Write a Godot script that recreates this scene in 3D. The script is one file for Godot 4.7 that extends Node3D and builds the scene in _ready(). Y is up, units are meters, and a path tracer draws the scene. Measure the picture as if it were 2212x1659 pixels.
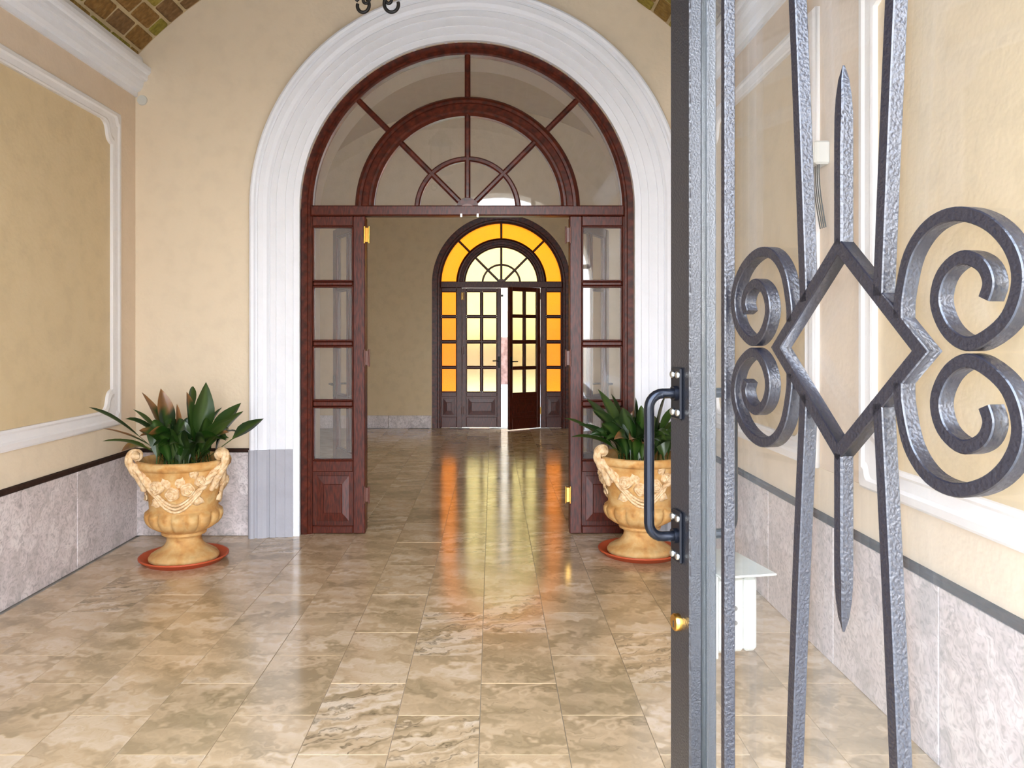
extends Node3D
# A vaulted entrance hall seen from the street door: arched glazed inner door, second hall, far door with amber glass, iron and glass gate on the right.
# x right, y up; depth d runs into the picture, z = -d.

const FOC := 1700.0
const EYE := 1.45
const XL := -2.60        # left wall
const XR := 1.522        # right wall
const DF := 0.485        # inner face of the street wall
const D1 := 5.73         # inner door wall, front face
const D1B := 6.38        # its back face
const D2 := 12.39        # far wall
const VC := 1.61         # vault centre height
const VR := 2.78         # vault radius
const VX := -0.539       # vault axis

var M := {}
var rng := RandomNumberGenerator.new()
var names := {}


# ---------------------------------------------------------------- mesh builder
class MB:
	var v := PackedVector3Array()
	var uv := PackedVector2Array()
	var grp := PackedInt32Array()
	var col := PackedColorArray()
	var g := -1
	var c := Color.WHITE
	var colored := false

	func tri(a: Vector3, b: Vector3, d: Vector3, ua := Vector2.ZERO, ub := Vector2.ZERO, ud := Vector2.ZERO) -> void:
		v.append(a); v.append(b); v.append(d)
		uv.append(ua); uv.append(ub); uv.append(ud)
		grp.append(g)
		col.append(c); col.append(c); col.append(c)

	func quad(a: Vector3, b: Vector3, d: Vector3, e: Vector3, ua := Vector2(0, 0), ub := Vector2(1, 0), ud := Vector2(1, 1), ue := Vector2(0, 1)) -> void:
		tri(a, b, d, ua, ub, ud)
		tri(a, d, e, ua, ud, ue)

	func away(a: Vector3, b: Vector3, d: Vector3, m: Vector3) -> void:
		if (b - a).cross(d - a).dot((a + b + d) / 3.0 - m) > 0.0:
			tri(a, d, b)
		else:
			tri(a, b, d)

	func away4(a: Vector3, b: Vector3, d: Vector3, e: Vector3, m: Vector3) -> void:
		away(a, b, d, m)
		away(a, d, e, m)

	# make triangles from number `from` on face outwards (front faces run clockwise)
	func outward(from: int) -> void:
		var s := 0.0
		for i in range(from * 3, v.size(), 3):
			s += v[i].dot(v[i + 1].cross(v[i + 2]))
		if s > 0.0:
			for i in range(from * 3, v.size(), 3):
				var t := v[i + 1]; v[i + 1] = v[i + 2]; v[i + 2] = t
				var u := uv[i + 1]; uv[i + 1] = uv[i + 2]; uv[i + 2] = u
				var k := col[i + 1]; col[i + 1] = col[i + 2]; col[i + 2] = k

	func count() -> int:
		return grp.size()

	# box with chamfered edges
	func box(m: Vector3, size: Vector3, b := 0.003, basis := Basis()) -> void:
		g = -1
		var h := size * 0.5
		b = minf(b, minf(h.x, minf(h.y, h.z)) * 0.8)
		var px := {}
		for sx in [-1, 1]:
			for sy in [-1, 1]:
				for sz in [-1, 1]:
					var s := Vector3(sx, sy, sz)
					var key := Vector3i(sx, sy, sz)
					px[key] = [m + basis * (s * Vector3(h.x, h.y - b, h.z - b)), m + basis * (s * Vector3(h.x - b, h.y, h.z - b)), m + basis * (s * Vector3(h.x - b, h.y - b, h.z))]
					if b > 0.0:
						away(px[key][0], px[key][1], px[key][2], m)
		for ax in 3:
			var o1 := (ax + 1) % 3
			var o2 := (ax + 2) % 3
			for s in [-1, 1]:
				var k := []
				for t in [[-1, -1], [1, -1], [1, 1], [-1, 1]]:
					var key := Vector3i()
					key[ax] = s; key[o1] = t[0]; key[o2] = t[1]
					k.append(px[key][ax])
				away4(k[0], k[1], k[2], k[3], m)
			if b > 0.0:
				for s in [-1, 1]:
					for t in [-1, 1]:
						var ka := Vector3i(); var kb := Vector3i()
						ka[ax] = -1; kb[ax] = 1
						ka[o1] = s; kb[o1] = s; ka[o2] = t; kb[o2] = t
						away4(px[ka][o1], px[kb][o1], px[kb][o2], px[ka][o2], m)

	# closed 2D profile carried along frames [origin, x axis, y axis]
	func sweep(frames: Array, prof: PackedVector2Array, caps := true, smooth := false, ring := false) -> void:
		var from := count()
		var n := prof.size()
		var last := frames.size() if ring else frames.size() - 1
		for i in last:
			var fa: Array = frames[i]
			var fb: Array = frames[(i + 1) % frames.size()]
			for j in n:
				var p := prof[j]
				var q := prof[(j + 1) % n]
				g = 1 if smooth else 10 + j
				var a: Vector3 = fa[0] + fa[1] * p.x + fa[2] * p.y
				var b: Vector3 = fb[0] + fb[1] * p.x + fb[2] * p.y
				var d: Vector3 = fb[0] + fb[1] * q.x + fb[2] * q.y
				var e: Vector3 = fa[0] + fa[1] * q.x + fa[2] * q.y
				var v0 := float(i) / last
				var v1 := float(i + 1) / last
				quad(a, b, d, e, Vector2(float(j) / n, v0), Vector2(float(j) / n, v1), Vector2(float(j + 1) / n, v1), Vector2(float(j + 1) / n, v0))
		if caps and not ring:
			g = -1
			var ix := Geometry2D.triangulate_polygon(prof)
			for side in 2:
				var f: Array = frames[0] if side == 0 else frames[frames.size() - 1]
				for k in range(0, ix.size(), 3):
					var w := []
					for u in 3:
						var p := prof[ix[k + u]]
						w.append(f[0] + f[1] * p.x + f[2] * p.y)
					# side 0 must run against side 1; the order relative to the walls follows from the polygon's turn
					var cw := Geometry2D.is_polygon_clockwise(prof)
					var tcw := (prof[ix[k + 1]] - prof[ix[k]]).cross(prof[ix[k + 2]] - prof[ix[k]]) < 0.0
					if (side == 0) == (cw == tcw):
						tri(w[0], w[1], w[2])
					else:
						tri(w[0], w[2], w[1])
		outward(from)

	# round tube through points; radius may be an array
	func tube(pts: Array, rad, seg := 10, caps := true) -> void:
		var prof := PackedVector2Array()
		for k in seg:
			prof.append(Vector2(cos(TAU * k / seg), sin(TAU * k / seg)))
		var fr := []
		var up := Vector3(0.123, 0.31, 0.94).normalized()
		for i in pts.size():
			var t: Vector3 = (pts[mini(i + 1, pts.size() - 1)] - pts[maxi(i - 1, 0)]).normalized()
			var x := up - t * up.dot(t)
			if x.length() < 0.05:
				x = Vector3(1, 0.2, 0.1) - t * Vector3(1, 0.2, 0.1).dot(t)
			x = x.normalized()
			up = x
			var r: float = rad[i] if rad is Array else rad
			fr.append([pts[i], x * r, t.cross(x) * r])
		sweep(fr, prof, caps, true)

	# turned shape; profile of (radius, height); shape gadroon or soil adds to the radius
	func lathe(prof: Array, seg: int, shape := "") -> void:
		g = 1
		var rows := []
		for p in prof:
			var row := []
			for k in seg + 1:
				var a := TAU * (k % seg) / seg
				var r: float = p.x
				if shape == "gadroon" and p.y > 0.212 and p.y < 0.352:
					r += smoothstep(0.212, 0.25, p.y) * (1.0 - smoothstep(0.335, 0.352, p.y)) * (0.024 * sqrt(absf(sin(a * 8.0))) - 0.013)
				elif shape == "soil" and p.y > 0.001 and p.y < 0.021:
					r += -0.004 + 0.004 * sin(a * 7.0)
				row.append(Vector3(sin(a) * r, p.y, cos(a) * r))
			rows.append(row)
		for i in rows.size() - 1:
			for k in seg:
				quad(rows[i][k], rows[i + 1][k], rows[i + 1][k + 1], rows[i][k + 1])

	func done() -> ArrayMesh:
		var st := SurfaceTool.new()
		st.begin(Mesh.PRIMITIVE_TRIANGLES)
		for i in v.size():
			st.set_smooth_group(grp[i / 3])
			if colored:
				st.set_color(col[i])
			st.set_uv(uv[i])
			st.add_vertex(v[i])
		st.generate_normals()
		return st.commit()


# ---------------------------------------------------------------- placing helpers
func at(x: float, y: float, d: float) -> Vector3:
	return Vector3(x, y, -d)

func px(p: float, d: float) -> float:
	return (p - 1064.0) / FOC * d

func py(p: float, d: float) -> float:
	return EYE - (p - 726.0) / FOC * d

func shot(p: float, q: float, d: float) -> Vector3:
	return Vector3(px(p, d), py(q, d), -d)

func numbered(called: String) -> String:
	names[called] = names.get(called, -1) + 1
	return called if names[called] == 0 else "%s_%03d" % [called, names[called]]

func put(called: String, mesh: Mesh, m: Material, parent: Node = self, pos := Vector3.ZERO, basis := Basis()) -> MeshInstance3D:
	var o := MeshInstance3D.new()
	o.name = numbered(called) if parent == self else called
	o.mesh = mesh
	o.material_override = m
	o.transform = Transform3D(basis, pos)
	parent.add_child(o, true)
	return o

func root(called: String, pos := Vector3.ZERO, basis := Basis()) -> Node3D:
	var o := Node3D.new()
	o.name = numbered(called)
	o.transform = Transform3D(basis, pos)
	add_child(o, true)
	return o

func sub(called: String, parent: Node, pos := Vector3.ZERO, basis := Basis()) -> Node3D:
	var o := Node3D.new()
	o.name = called
	o.transform = Transform3D(basis, pos)
	parent.add_child(o, true)
	return o

func tag(o: Node, label: String, category: String, group := "", kind := "") -> void:
	o.set_meta("label", label)
	o.set_meta("category", category)
	if group:
		o.set_meta("group", group)
	if kind:
		o.set_meta("kind", kind)

func boxm(size: Vector3, bevel := 0.003) -> ArrayMesh:
	var b := MB.new()
	b.box(Vector3.ZERO, size, bevel)
	return b.done()

func bar(called: String, parent: Node, m: Material, a: Vector3, b: Vector3, bevel := 0.003) -> MeshInstance3D:
	# chamfered box between two opposite corners
	return put(called, boxm((b - a).abs(), bevel), m, parent, (a + b) * 0.5)

func extruded(poly: PackedVector2Array, depth: float) -> MB:
	# polygon in x, y; from z = 0 back to z = -depth
	var b := MB.new()
	b.sweep([[Vector3.ZERO, Vector3.RIGHT, Vector3.UP], [Vector3(0, 0, -depth), Vector3.RIGHT, Vector3.UP]], poly)
	for i in b.grp.size():
		b.grp[i] = -1
	return b

func arc_frames(c: Vector2, a0: float, a1: float, n: int) -> Array:
	var f := []
	for i in n + 1:
		var a := lerpf(a0, a1, float(i) / n)
		f.append([Vector3(c.x, c.y, 0), Vector3(cos(a), sin(a), 0), Vector3(0, 0, 1)])
	return f

func rect(x0: float, y0: float, x1: float, y1: float) -> PackedVector2Array:
	return PackedVector2Array([Vector2(x0, y0), Vector2(x1, y0), Vector2(x1, y1), Vector2(x0, y1)])

func spline(pts: Array, per := 8) -> Array:
	var out := []
	for i in pts.size() - 1:
		var a = pts[maxi(i - 1, 0)]
		var d = pts[mini(i + 2, pts.size() - 1)]
		for k in per:
			out.append(pts[i].cubic_interpolate(pts[i + 1], a, d, float(k) / per))
	out.append(pts[pts.size() - 1])
	return out


# ---------------------------------------------------------------- materials
func mat(name_: String, c: Color, rough := 0.7, metal := 0.0) -> StandardMaterial3D:
	var m := StandardMaterial3D.new()
	m.resource_name = name_
	m.albedo_color = c
	m.roughness = rough
	m.metallic = metal
	M[name_] = m
	return m

func noise(seed_: int, freq: float, oct := 4, kind := FastNoiseLite.TYPE_SIMPLEX_SMOOTH) -> FastNoiseLite:
	var n := FastNoiseLite.new()
	n.seed = seed_
	n.noise_type = kind
	n.frequency = freq
	n.fractal_octaves = oct
	return n

func ramp(stops: Array) -> Gradient:
	var g := Gradient.new()
	var off := PackedFloat32Array()
	var c := PackedColorArray()
	for s in stops:
		off.append(s[0]); c.append(s[1])
	g.offsets = off
	g.colors = c
	return g

func noise_tex(n: FastNoiseLite, stops: Array, size := 512, as_normal := false, bump := 4.0) -> NoiseTexture2D:
	var t := NoiseTexture2D.new()
	t.width = size
	t.height = size
	t.seamless = true
	t.noise = n
	if as_normal:
		t.as_normal_map = true
		t.bump_strength = bump
	else:
		t.color_ramp = ramp(stops)
	return t

func tri_map(m: StandardMaterial3D, scale: float, world := true) -> void:
	m.uv1_triplanar = true
	m.uv1_world_triplanar = world
	m.uv1_scale = Vector3.ONE * scale

func plaster(name_: String, c: Color, vary := 0.05, seed_ := 1) -> StandardMaterial3D:
	var m := mat(name_, Color.WHITE, 0.75)
	m.albedo_texture = noise_tex(noise(seed_, 0.012, 5), [[0.2, c.darkened(vary)], [0.5, c], [0.8, c.lightened(vary * 0.8)]])
	m.normal_enabled = true
	m.normal_texture = noise_tex(noise(seed_ + 50, 0.06, 4), [], 512, true, 2.0)
	m.normal_scale = 0.25
	tri_map(m, 0.8)
	return m

func marble_image(seed_: int, w: int, h: int, kind: int) -> ImageTexture:
	# kind 0: honey-beige floor slab, 1: streaky floor slab, 2: pinkish-grey dado slab
	var r := RandomNumberGenerator.new()
	r.seed = seed_ * 7919 + 13
	var n1 := noise(seed_, 1.0, 4)
	var n2 := noise(seed_ + 100, 1.0, 3)
	var n3 := noise(seed_ + 200, 1.0, 3)
	var dir := r.randf_range(-0.5, 0.25)
	if kind == 2:
		dir = 0.75
	var ca := cos(dir)
	var sa := sin(dir)
	var base := Color(0.79, 0.685, 0.54)
	var alt := Color(0.64, 0.555, 0.42)
	var pale := Color(0.89, 0.81, 0.70)
	var vein := Color(0.37, 0.32, 0.24)
	var veins := r.randf_range(0.1, 0.5) if kind == 0 else r.randf_range(0.8, 1.1)
	var tone := r.randf_range(-0.45, 0.5)
	if kind == 2:
		base = Color(0.845, 0.80, 0.79)
		alt = Color(0.73, 0.70, 0.685)
		pale = Color(0.91, 0.88, 0.865)
		vein = Color(0.50, 0.47, 0.46)
		veins = 0.8
		tone = 0.0
	var data := PackedByteArray()
	data.resize(w * h * 3)
	var k := 0
	var sx := 0.314 if kind < 2 else 0.84
	var sy := 0.562 if kind < 2 else 0.63
	for j in h:
		var y := sy * j / h
		for i in w:
			var x := sx * i / w
			var u := x * ca + y * sa
			var t := -x * sa + y * ca
			var warp := n3.get_noise_2d(x * 9.0, y * 9.0)
			var cloud := n1.get_noise_2d(u * 2.4 + warp * 0.3, t * 4.5 + warp * 0.6)
			var streak := n2.get_noise_2d(u * 2.6 + warp * 0.3, t * (20.0 if kind == 1 else 11.0) + warp * 1.1)
			var speck := n1.get_noise_2d(u * (36.0 if kind < 2 else 30.0) + 50.0, t * (90.0 if kind < 2 else 58.0) + warp * 2.0)
			var col := base
			var band := n3.get_noise_2d(u * 1.6 + 9.0 + warp * 0.2, t * (13.0 if kind == 1 else 6.0) + warp * 0.5)
			var q := cloud * 1.0 + band * (1.5 if kind == 1 else 0.7) + tone
			if q > 0.0:
				col = base.lerp(pale, clampf(q, 0.0, 1.0))
			else:
				col = base.lerp(alt, clampf(-q * 1.2, 0.0, 1.0))
			var d: float
			if kind == 2:
				d = clampf((speck + 0.05) * 0.75, 0.0, 0.5) + clampf((streak - 0.30) * 1.2, 0.0, 0.3)
			else:
				d = clampf((streak - (0.16 if kind == 1 else 0.34)) * 2.0, 0.0, 0.5)
				d = d * (0.55 + 0.45 * clampf(speck * 3.0 + 0.5, 0.0, 1.0))
				d += clampf((speck - 0.46) * 4.0, 0.0, 0.7) * clampf(0.2 + streak * 3.0 + cloud, 0.0, 1.0)
				d += clampf(1.0 - absf(cloud * 1.0 + warp * 0.7 - 0.12) * 60.0, 0.0, 1.0) * 0.22
			d = clampf(d * veins, 0.0, 0.85)
			col = col.lerp(vein, d)
			data[k] = int(clampf(col.r, 0, 1) * 255.0)
			data[k + 1] = int(clampf(col.g, 0, 1) * 255.0)
			data[k + 2] = int(clampf(col.b, 0, 1) * 255.0)
			k += 3
	return ImageTexture.create_from_image(Image.create_from_data(w, h, false, Image.FORMAT_RGB8, data))

func stained(called: String, c: Color, rough: float) -> void:
	var s := mat(called, Color(c.r, c.g, c.b, 0.0), rough)
	s.transparency = BaseMaterial3D.TRANSPARENCY_ALPHA
	s.refraction_enabled = true
	s.refraction_scale = 0.05
	s.normal_enabled = true
	s.normal_texture = noise_tex(noise(61, 0.03, 3), [], 256, true, 6.0)
	s.normal_scale = 0.5
	tri_map(s, 5.0)

func make_materials() -> void:
	plaster("cream_wall", Color(0.89, 0.82, 0.71), 0.015, 3)
	plaster("beige_wall", Color(0.87, 0.79, 0.69), 0.015, 4)
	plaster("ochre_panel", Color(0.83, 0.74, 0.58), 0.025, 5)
	plaster("white_paint", Color(0.915, 0.92, 0.935), 0.01, 7)
	plaster("moulding_paint", Color(0.91, 0.895, 0.885), 0.01, 8)
	plaster("grey_plinth", Color(0.675, 0.675, 0.70), 0.02, 9)
	plaster("stone_threshold", Color(0.60, 0.58, 0.54), 0.1, 10)
	plaster("street_cream", Color(0.86, 0.81, 0.72), 0.05, 11)
	plaster("street_brown", Color(0.55, 0.42, 0.38), 0.14, 12)
	plaster("paving", Color(0.74, 0.73, 0.71), 0.12, 13)
	plaster("mortar", Color(0.74, 0.66, 0.50), 0.12, 14)
	M.cream_wall.roughness = 0.6
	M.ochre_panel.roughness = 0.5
	M.white_paint.roughness = 0.45
	M.moulding_paint.roughness = 0.45

	for i in 18:
		var m := mat("floor_marble_%d" % i, Color.WHITE, 0.2)
		m.albedo_texture = marble_image(i + 1, 224, 400, 1 if i % 4 == 0 else 0)
		m.roughness = 0.13 + 0.008 * (i % 6)
		m.metallic_specular = 0.72
	for i in 3:
		var m := mat("dado_marble_%d" % i, Color.WHITE, 0.35)
		m.albedo_texture = marble_image(i + 41, 420, 320, 2)
	var m := mat("dark_strip", Color(0.24, 0.17, 0.14), 0.7)
	m.metallic_specular = 0.2
	m.albedo_texture = noise_tex(noise(21, 0.03, 4), [[0.2, Color(0.8, 0.8, 0.8)], [0.8, Color(1, 1, 1)]], 256)
	tri_map(m, 2.0)

	# varnished mahogany
	m = mat("mahogany", Color.WHITE, 0.33)
	m.albedo_texture = noise_tex(noise(31, 0.02, 5), [[0.15, Color(0.20, 0.075, 0.048)], [0.5, Color(0.305, 0.115, 0.072)], [0.85, Color(0.38, 0.16, 0.10)]])
	m.uv1_triplanar = true
	m.uv1_scale = Vector3(7.0, 0.9, 7.0)
	m.metallic_specular = 0.42
	m = mat("mahogany_arc", Color.WHITE, 0.28)
	m.albedo_texture = noise_tex(noise(32, 0.015, 5), [[0.15, Color(0.20, 0.075, 0.048)], [0.5, Color(0.30, 0.113, 0.07)], [0.85, Color(0.37, 0.155, 0.097)]])
	m.uv1_triplanar = true
	m.uv1_scale = Vector3(2.0, 2.0, 2.0)
	m.metallic_specular = 0.42
	mat("painted_hinge", Color(0.38, 0.20, 0.14), 0.35)
	mat("hub_paint", Color(0.50, 0.38, 0.36), 0.4)
	mat("brass", Color(0.86, 0.66, 0.32), 0.25, 1.0)

	m = mat("clear_glass", Color(1, 1, 1, 0.06), 0.02)
	m.transparency = BaseMaterial3D.TRANSPARENCY_ALPHA
	m = mat("gate_glass", Color(0.95, 1, 1, 0.02), 0.03)
	m.metallic_specular = 0.42
	m.transparency = BaseMaterial3D.TRANSPARENCY_ALPHA
	stained("amber_glass", Color(1.0, 0.57, 0.03), 0.38)
	stained("yellow_glass", Color(0.97, 0.93, 0.66), 0.20)

	# iron, painted blue-grey hammer finish
	m = mat("iron", Color(0.095, 0.095, 0.125), 0.31, 0.0)
	m.normal_enabled = true
	m.normal_texture = noise_tex(noise(71, 0.09, 3), [], 256, true, 5.0)
	m.normal_scale = 0.3
	m.metallic_specular = 0.62
	tri_map(m, 6.0, false)
	m = mat("gate_steel", Color(0.10, 0.105, 0.125), 0.31, 0.0)
	m.normal_enabled = true
	m.normal_texture = noise_tex(noise(72, 0.12, 2), [], 256, true, 4.0)
	m.normal_scale = 0.2
	m.metallic_specular = 0.62
	tri_map(m, 6.0, false)
	mat("handle_steel", Color(0.10, 0.11, 0.14), 0.22, 0.6)
	mat("steel_screw", Color(0.80, 0.80, 0.78), 0.3, 1.0)
	mat("lock_white", Color(0.80, 0.795, 0.76), 0.4)
	mat("case_white", Color(0.60, 0.595, 0.555), 0.5)
	mat("case_screw", Color(0.35, 0.34, 0.33), 0.4, 0.6)
	mat("gasket", Color(0.05, 0.075, 0.08), 0.3)
	mat("black_cable", Color(0.04, 0.04, 0.045), 0.5)
	mat("lantern_iron", Color(0.09, 0.075, 0.065), 0.5, 0.4)
	mat("lantern_glass", Color(1, 1, 1, 0.12), 0.05).transparency = BaseMaterial3D.TRANSPARENCY_ALPHA

	# urn clay: weathered ochre terracotta with pale bloom
	m = mat("urn_clay", Color.WHITE, 0.8)
	m.albedo_texture = noise_tex(noise(81, 0.010, 5), [[0.10, Color(0.66, 0.45, 0.22)], [0.30, Color(0.77, 0.56, 0.30)], [0.48, Color(0.80, 0.62, 0.37)], [0.66, Color(0.84, 0.70, 0.48)], [0.90, Color(0.76, 0.64, 0.42)]])
	m.normal_enabled = true
	m.normal_texture = noise_tex(noise(82, 0.06, 4), [], 512, true, 4.0)
	m.normal_scale = 0.1
	tri_map(m, 1.6, false)
	m = mat("garland_clay", Color.WHITE, 0.8)
	m.albedo_texture = noise_tex(noise(83, 0.02, 5), [[0.15, Color(0.74, 0.56, 0.36)], [0.5, Color(0.88, 0.75, 0.57)], [0.85, Color(0.93, 0.84, 0.70)]])
	tri_map(m, 2.5, false)
	mat("saucer_clay", Color(0.72, 0.31, 0.16), 0.55)
	m = mat("soil", Color.WHITE, 0.95)
	m.albedo_texture = noise_tex(noise(84, 0.08, 4), [[0.2, Color(0.10, 0.075, 0.05)], [0.8, Color(0.24, 0.18, 0.12)]], 256)
	tri_map(m, 4.0, false)
	m = mat("leaf_green", Color.WHITE, 0.32)
	m.vertex_color_use_as_albedo = true
	m.metallic_specular = 0.5
	m.backlight_enabled = true
	m.backlight = Color(0.05, 0.09, 0.02)

	var bricks := [Color(0.56, 0.43, 0.18), Color(0.57, 0.46, 0.16), Color(0.52, 0.47, 0.14), Color(0.53, 0.38, 0.17), Color(0.58, 0.51, 0.18), Color(0.48, 0.35, 0.20)]
	for i in bricks.size():
		var c: Color = bricks[i]
		m = mat("brick_%d" % i, Color.WHITE, 0.85)
		m.albedo_texture = noise_tex(noise(91 + i, 0.03, 4), [[0.2, c.darkened(0.18)], [0.55, c], [0.85, c.lightened(0.14)]], 256)
		tri_map(m, 3.0)
	m = mat("brick_rest", Color.WHITE, 0.85)
	m.vertex_color_use_as_albedo = true


# ---------------------------------------------------------------- setting
func wall_with_arch(x0: float, x1: float, top: float, cx: float, r: float, spring: float, thick: float) -> ArrayMesh:
	var p := PackedVector2Array([Vector2(x0, 0), Vector2(x0, top), Vector2(x1, top), Vector2(x1, 0), Vector2(cx + r, 0)])
	for i in 49:
		var a := PI * i / 48.0
		p.append(Vector2(cx + cos(a) * r, spring + sin(a) * r))
	p.append(Vector2(cx - r, 0))
	return extruded(p, thick).done()

func ring_point(outer: Vector2, inner: Vector2, f: float, x: float) -> Vector3:
	var p := outer.lerp(inner, f)
	return Vector3(x, p.y, -p.x)

func side_wall(called: String, x: float, inward: float, label: String, joints: float) -> void:
	# local frame: u = depth, built straight in world coordinates
	var w := put(called, boxm(Vector3(0.3, 3.9, D1 - DF + 0.6), 0.0), M.beige_wall, self, Vector3(x - inward * 0.15, 1.75, -(D1 + DF) / 2))
	tag(w, label, "wall", "", "structure")
	var off := -w.position
	# lower plain zone; lighter cream over the beige paints in the light it catches
	bar("wainscot_field", w, M.cream_wall, off + at(x + inward * 0.004, 0.64, DF), off + at(x - inward * 0.01, 0.84, D1), 0.0)
	# marble dado slabs
	var d := D1 - joints
	var k := 0
	var hi := D1
	while hi > DF + 0.05:
		var lo := maxf(d, DF)
		var slab := MB.new()
		var ln := hi - lo
		slab.box(Vector3.ZERO, Vector3(0.03, 0.605, ln - 0.004), 0.003)
		for i in range(0, slab.v.size()):
			slab.uv[i] = Vector2(slab.v[i].z / 0.84 + 0.5, 0.5 - slab.v[i].y / 0.63)
		put("marble_slab", slab.done(), M["dado_marble_%d" % (k % 3)], w, off + at(x + inward * 0.005, 0.3035, (hi + lo) / 2))
		hi = lo
		d -= 0.82
		k += 1
	bar("capping_strip", w, M.dark_strip, off + at(x - inward * 0.01, 0.607, DF), off + at(x + inward * 0.028, 0.638, D1), 0.006)
	# cornice
	var prof := PackedVector2Array()
	for p in [[-0.02, 3.19], [0.016, 3.19], [0.016, 3.225], [0.034, 3.232], [0.05, 3.25], [0.058, 3.28], [0.06, 3.30], [0.084, 3.305], [0.09, 3.32], [0.09, 3.345], [0.104, 3.352], [0.112, 3.37], [0.112, 3.40], [0.06, 3.42], [0.05, 3.475], [-0.02, 3.49]]:
		prof.append(Vector2(p[0], p[1]))
	var c := MB.new()
	c.sweep([[Vector3(0, 0, -DF), Vector3(inward, 0, 0), Vector3.UP], [Vector3(0, 0, -D1), Vector3(inward, 0, 0), Vector3.UP]], prof)
	put("cornice", c.done(), M.white_paint, w, off + Vector3(x, 0, 0))
	# panels with ogee corners
	for span in [[3.66, 5.46], [0.95, 3.22]]:
		var o0: float = span[0]
		var o1: float = span[1]
		var mw := 0.118
		var y0 := 0.835
		var y1 := 2.985
		var inner := []
		var outer := []
		var i0 := o0 + mw
		var i1 := o1 - mw
		var j0 := y0 + 0.115
		var j1 := y1 - 0.095
		# one quarter of the outline at a time: corner, along d sign, along y sign
		for q in [[i0, j0, 1, 1], [i1, j0, -1, 1], [i1, j1, -1, -1], [i0, j1, 1, -1]]:
			var cut := []
			for s in 13:
				var t := s / 12.0
				# ogee from (0, .14) to (.14, 0)
				var a := 0.14 * t
				var b := 0.14 * (1.0 - t)
				var wob := 0.013 * sin(t * TAU)
				cut.append(Vector2(q[0] + q[2] * (a + wob), q[1] + q[3] * (b + wob)))
			if q[2] * q[3] < 0:
				cut.reverse()
			inner.append_array(cut)
			var oc := Vector2(o0 if q[2] > 0 else o1, y0 if q[3] > 0 else y1)
			for s in 13:
				outer.append(oc)
		var m := MB.new()
		var steps := [[0.0, 0.0], [0.0, 0.02], [0.10, 0.03], [0.34, 0.034], [0.44, 0.024], [0.78, 0.02], [0.88, 0.028], [1.0, 0.024], [1.0, -0.004]]
		var n := inner.size()
		for i in n:
			var i2 := (i + 1) % n
			for s in steps.size() - 1:
				m.g = 10 + s
				var f0: float = steps[s][0]; var h0: float = steps[s][1]
				var f1: float = steps[s + 1][0]; var h1: float = steps[s + 1][1]
				var a := ring_point(outer[i], inner[i], f0, x + inward * h0); var b := ring_point(outer[i2], inner[i2], f0, x + inward * h0)
				var e := ring_point(outer[i2], inner[i2], f1, x + inward * h1); var g2 := ring_point(outer[i], inner[i], f1, x + inward * h1)
				if inward > 0:
					m.quad(a, g2, e, b)
				else:
					m.quad(a, b, e, g2)
		put("panel_moulding", m.done(), M.moulding_paint, w, off)
		bar("panel_field", w, M.ochre_panel, off + at(x - inward * 0.01, j0 - 0.02, i0 - 0.02), off + at(x + inward * 0.003, j1 + 0.02, i1 + 0.02), 0.0)

func build_floor() -> void:
	var f := put("floor", boxm(Vector3(6.4, 0.12, D2 + 0.1), 0.0), M.stone_threshold, self, at(-0.4, -0.064, (D2 + 0.5) / 2))
	tag(f, "veined honey-beige marble slab floor running through both halls", "floor", "", "structure")
	var off := -f.position
	var w := 0.314
	var ln := 0.562
	var t := MB.new()
	var hw := w / 2 - 0.0008
	var hl := ln / 2 - 0.0006
	var b := 0.001
	var top := [Vector3(-hw + b, 0, -hl + b), Vector3(hw - b, 0, -hl + b), Vector3(hw - b, 0, hl - b), Vector3(-hw + b, 0, hl - b)]
	var mid := [Vector3(-hw, -b, -hl), Vector3(hw, -b, -hl), Vector3(hw, -b, hl), Vector3(-hw, -b, hl)]
	t.quad(top[0], top[1], top[2], top[3], Vector2(0, 0), Vector2(1, 0), Vector2(1, 1), Vector2(0, 1))
	for i in 4:
		var j := (i + 1) % 4
		t.away4(top[i], top[j], mid[j], mid[i], Vector3(0, -0.1, 0))
		var lo := Vector3(0, -0.012, 0)
		t.away4(mid[i], mid[j], mid[j] + lo, mid[i] + lo, Vector3(0, -0.01, 0))
	var tile := t.done()
	var n := 0
	for k in range(-8, 5):
		var x := -0.048 + w * (k + 0.5)
		var start := 3.287 if k % 2 == 0 else 3.01
		for r in range(-5, 18):
			var d: float = start + ln * (r + 0.5)
			if d < DF - 0.2 or d > D2 - 0.1:
				continue
			if d > D1 + 0.1 and d < D1B + 0.2 and (x < -1.5 or x > 1.15):
				continue
			if d >= D1B + 0.2 and (x < -1.98 or x > 1.3):
				continue
			var turn := Basis(Vector3.UP, PI if rng.randf() < 0.5 else 0.0)
			turn = Basis(Vector3.RIGHT, rng.randf_range(-0.0022, 0.0022)) * Basis(Vector3.BACK, rng.randf_range(-0.001, 0.001)) * turn
			put("tile", tile, M["floor_marble_%d" % rng.randi_range(0, 17)], f, off + at(x, rng.randf_range(-0.0006, 0.0), d), turn)
			n += 1
	print("tiles ", n)

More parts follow.
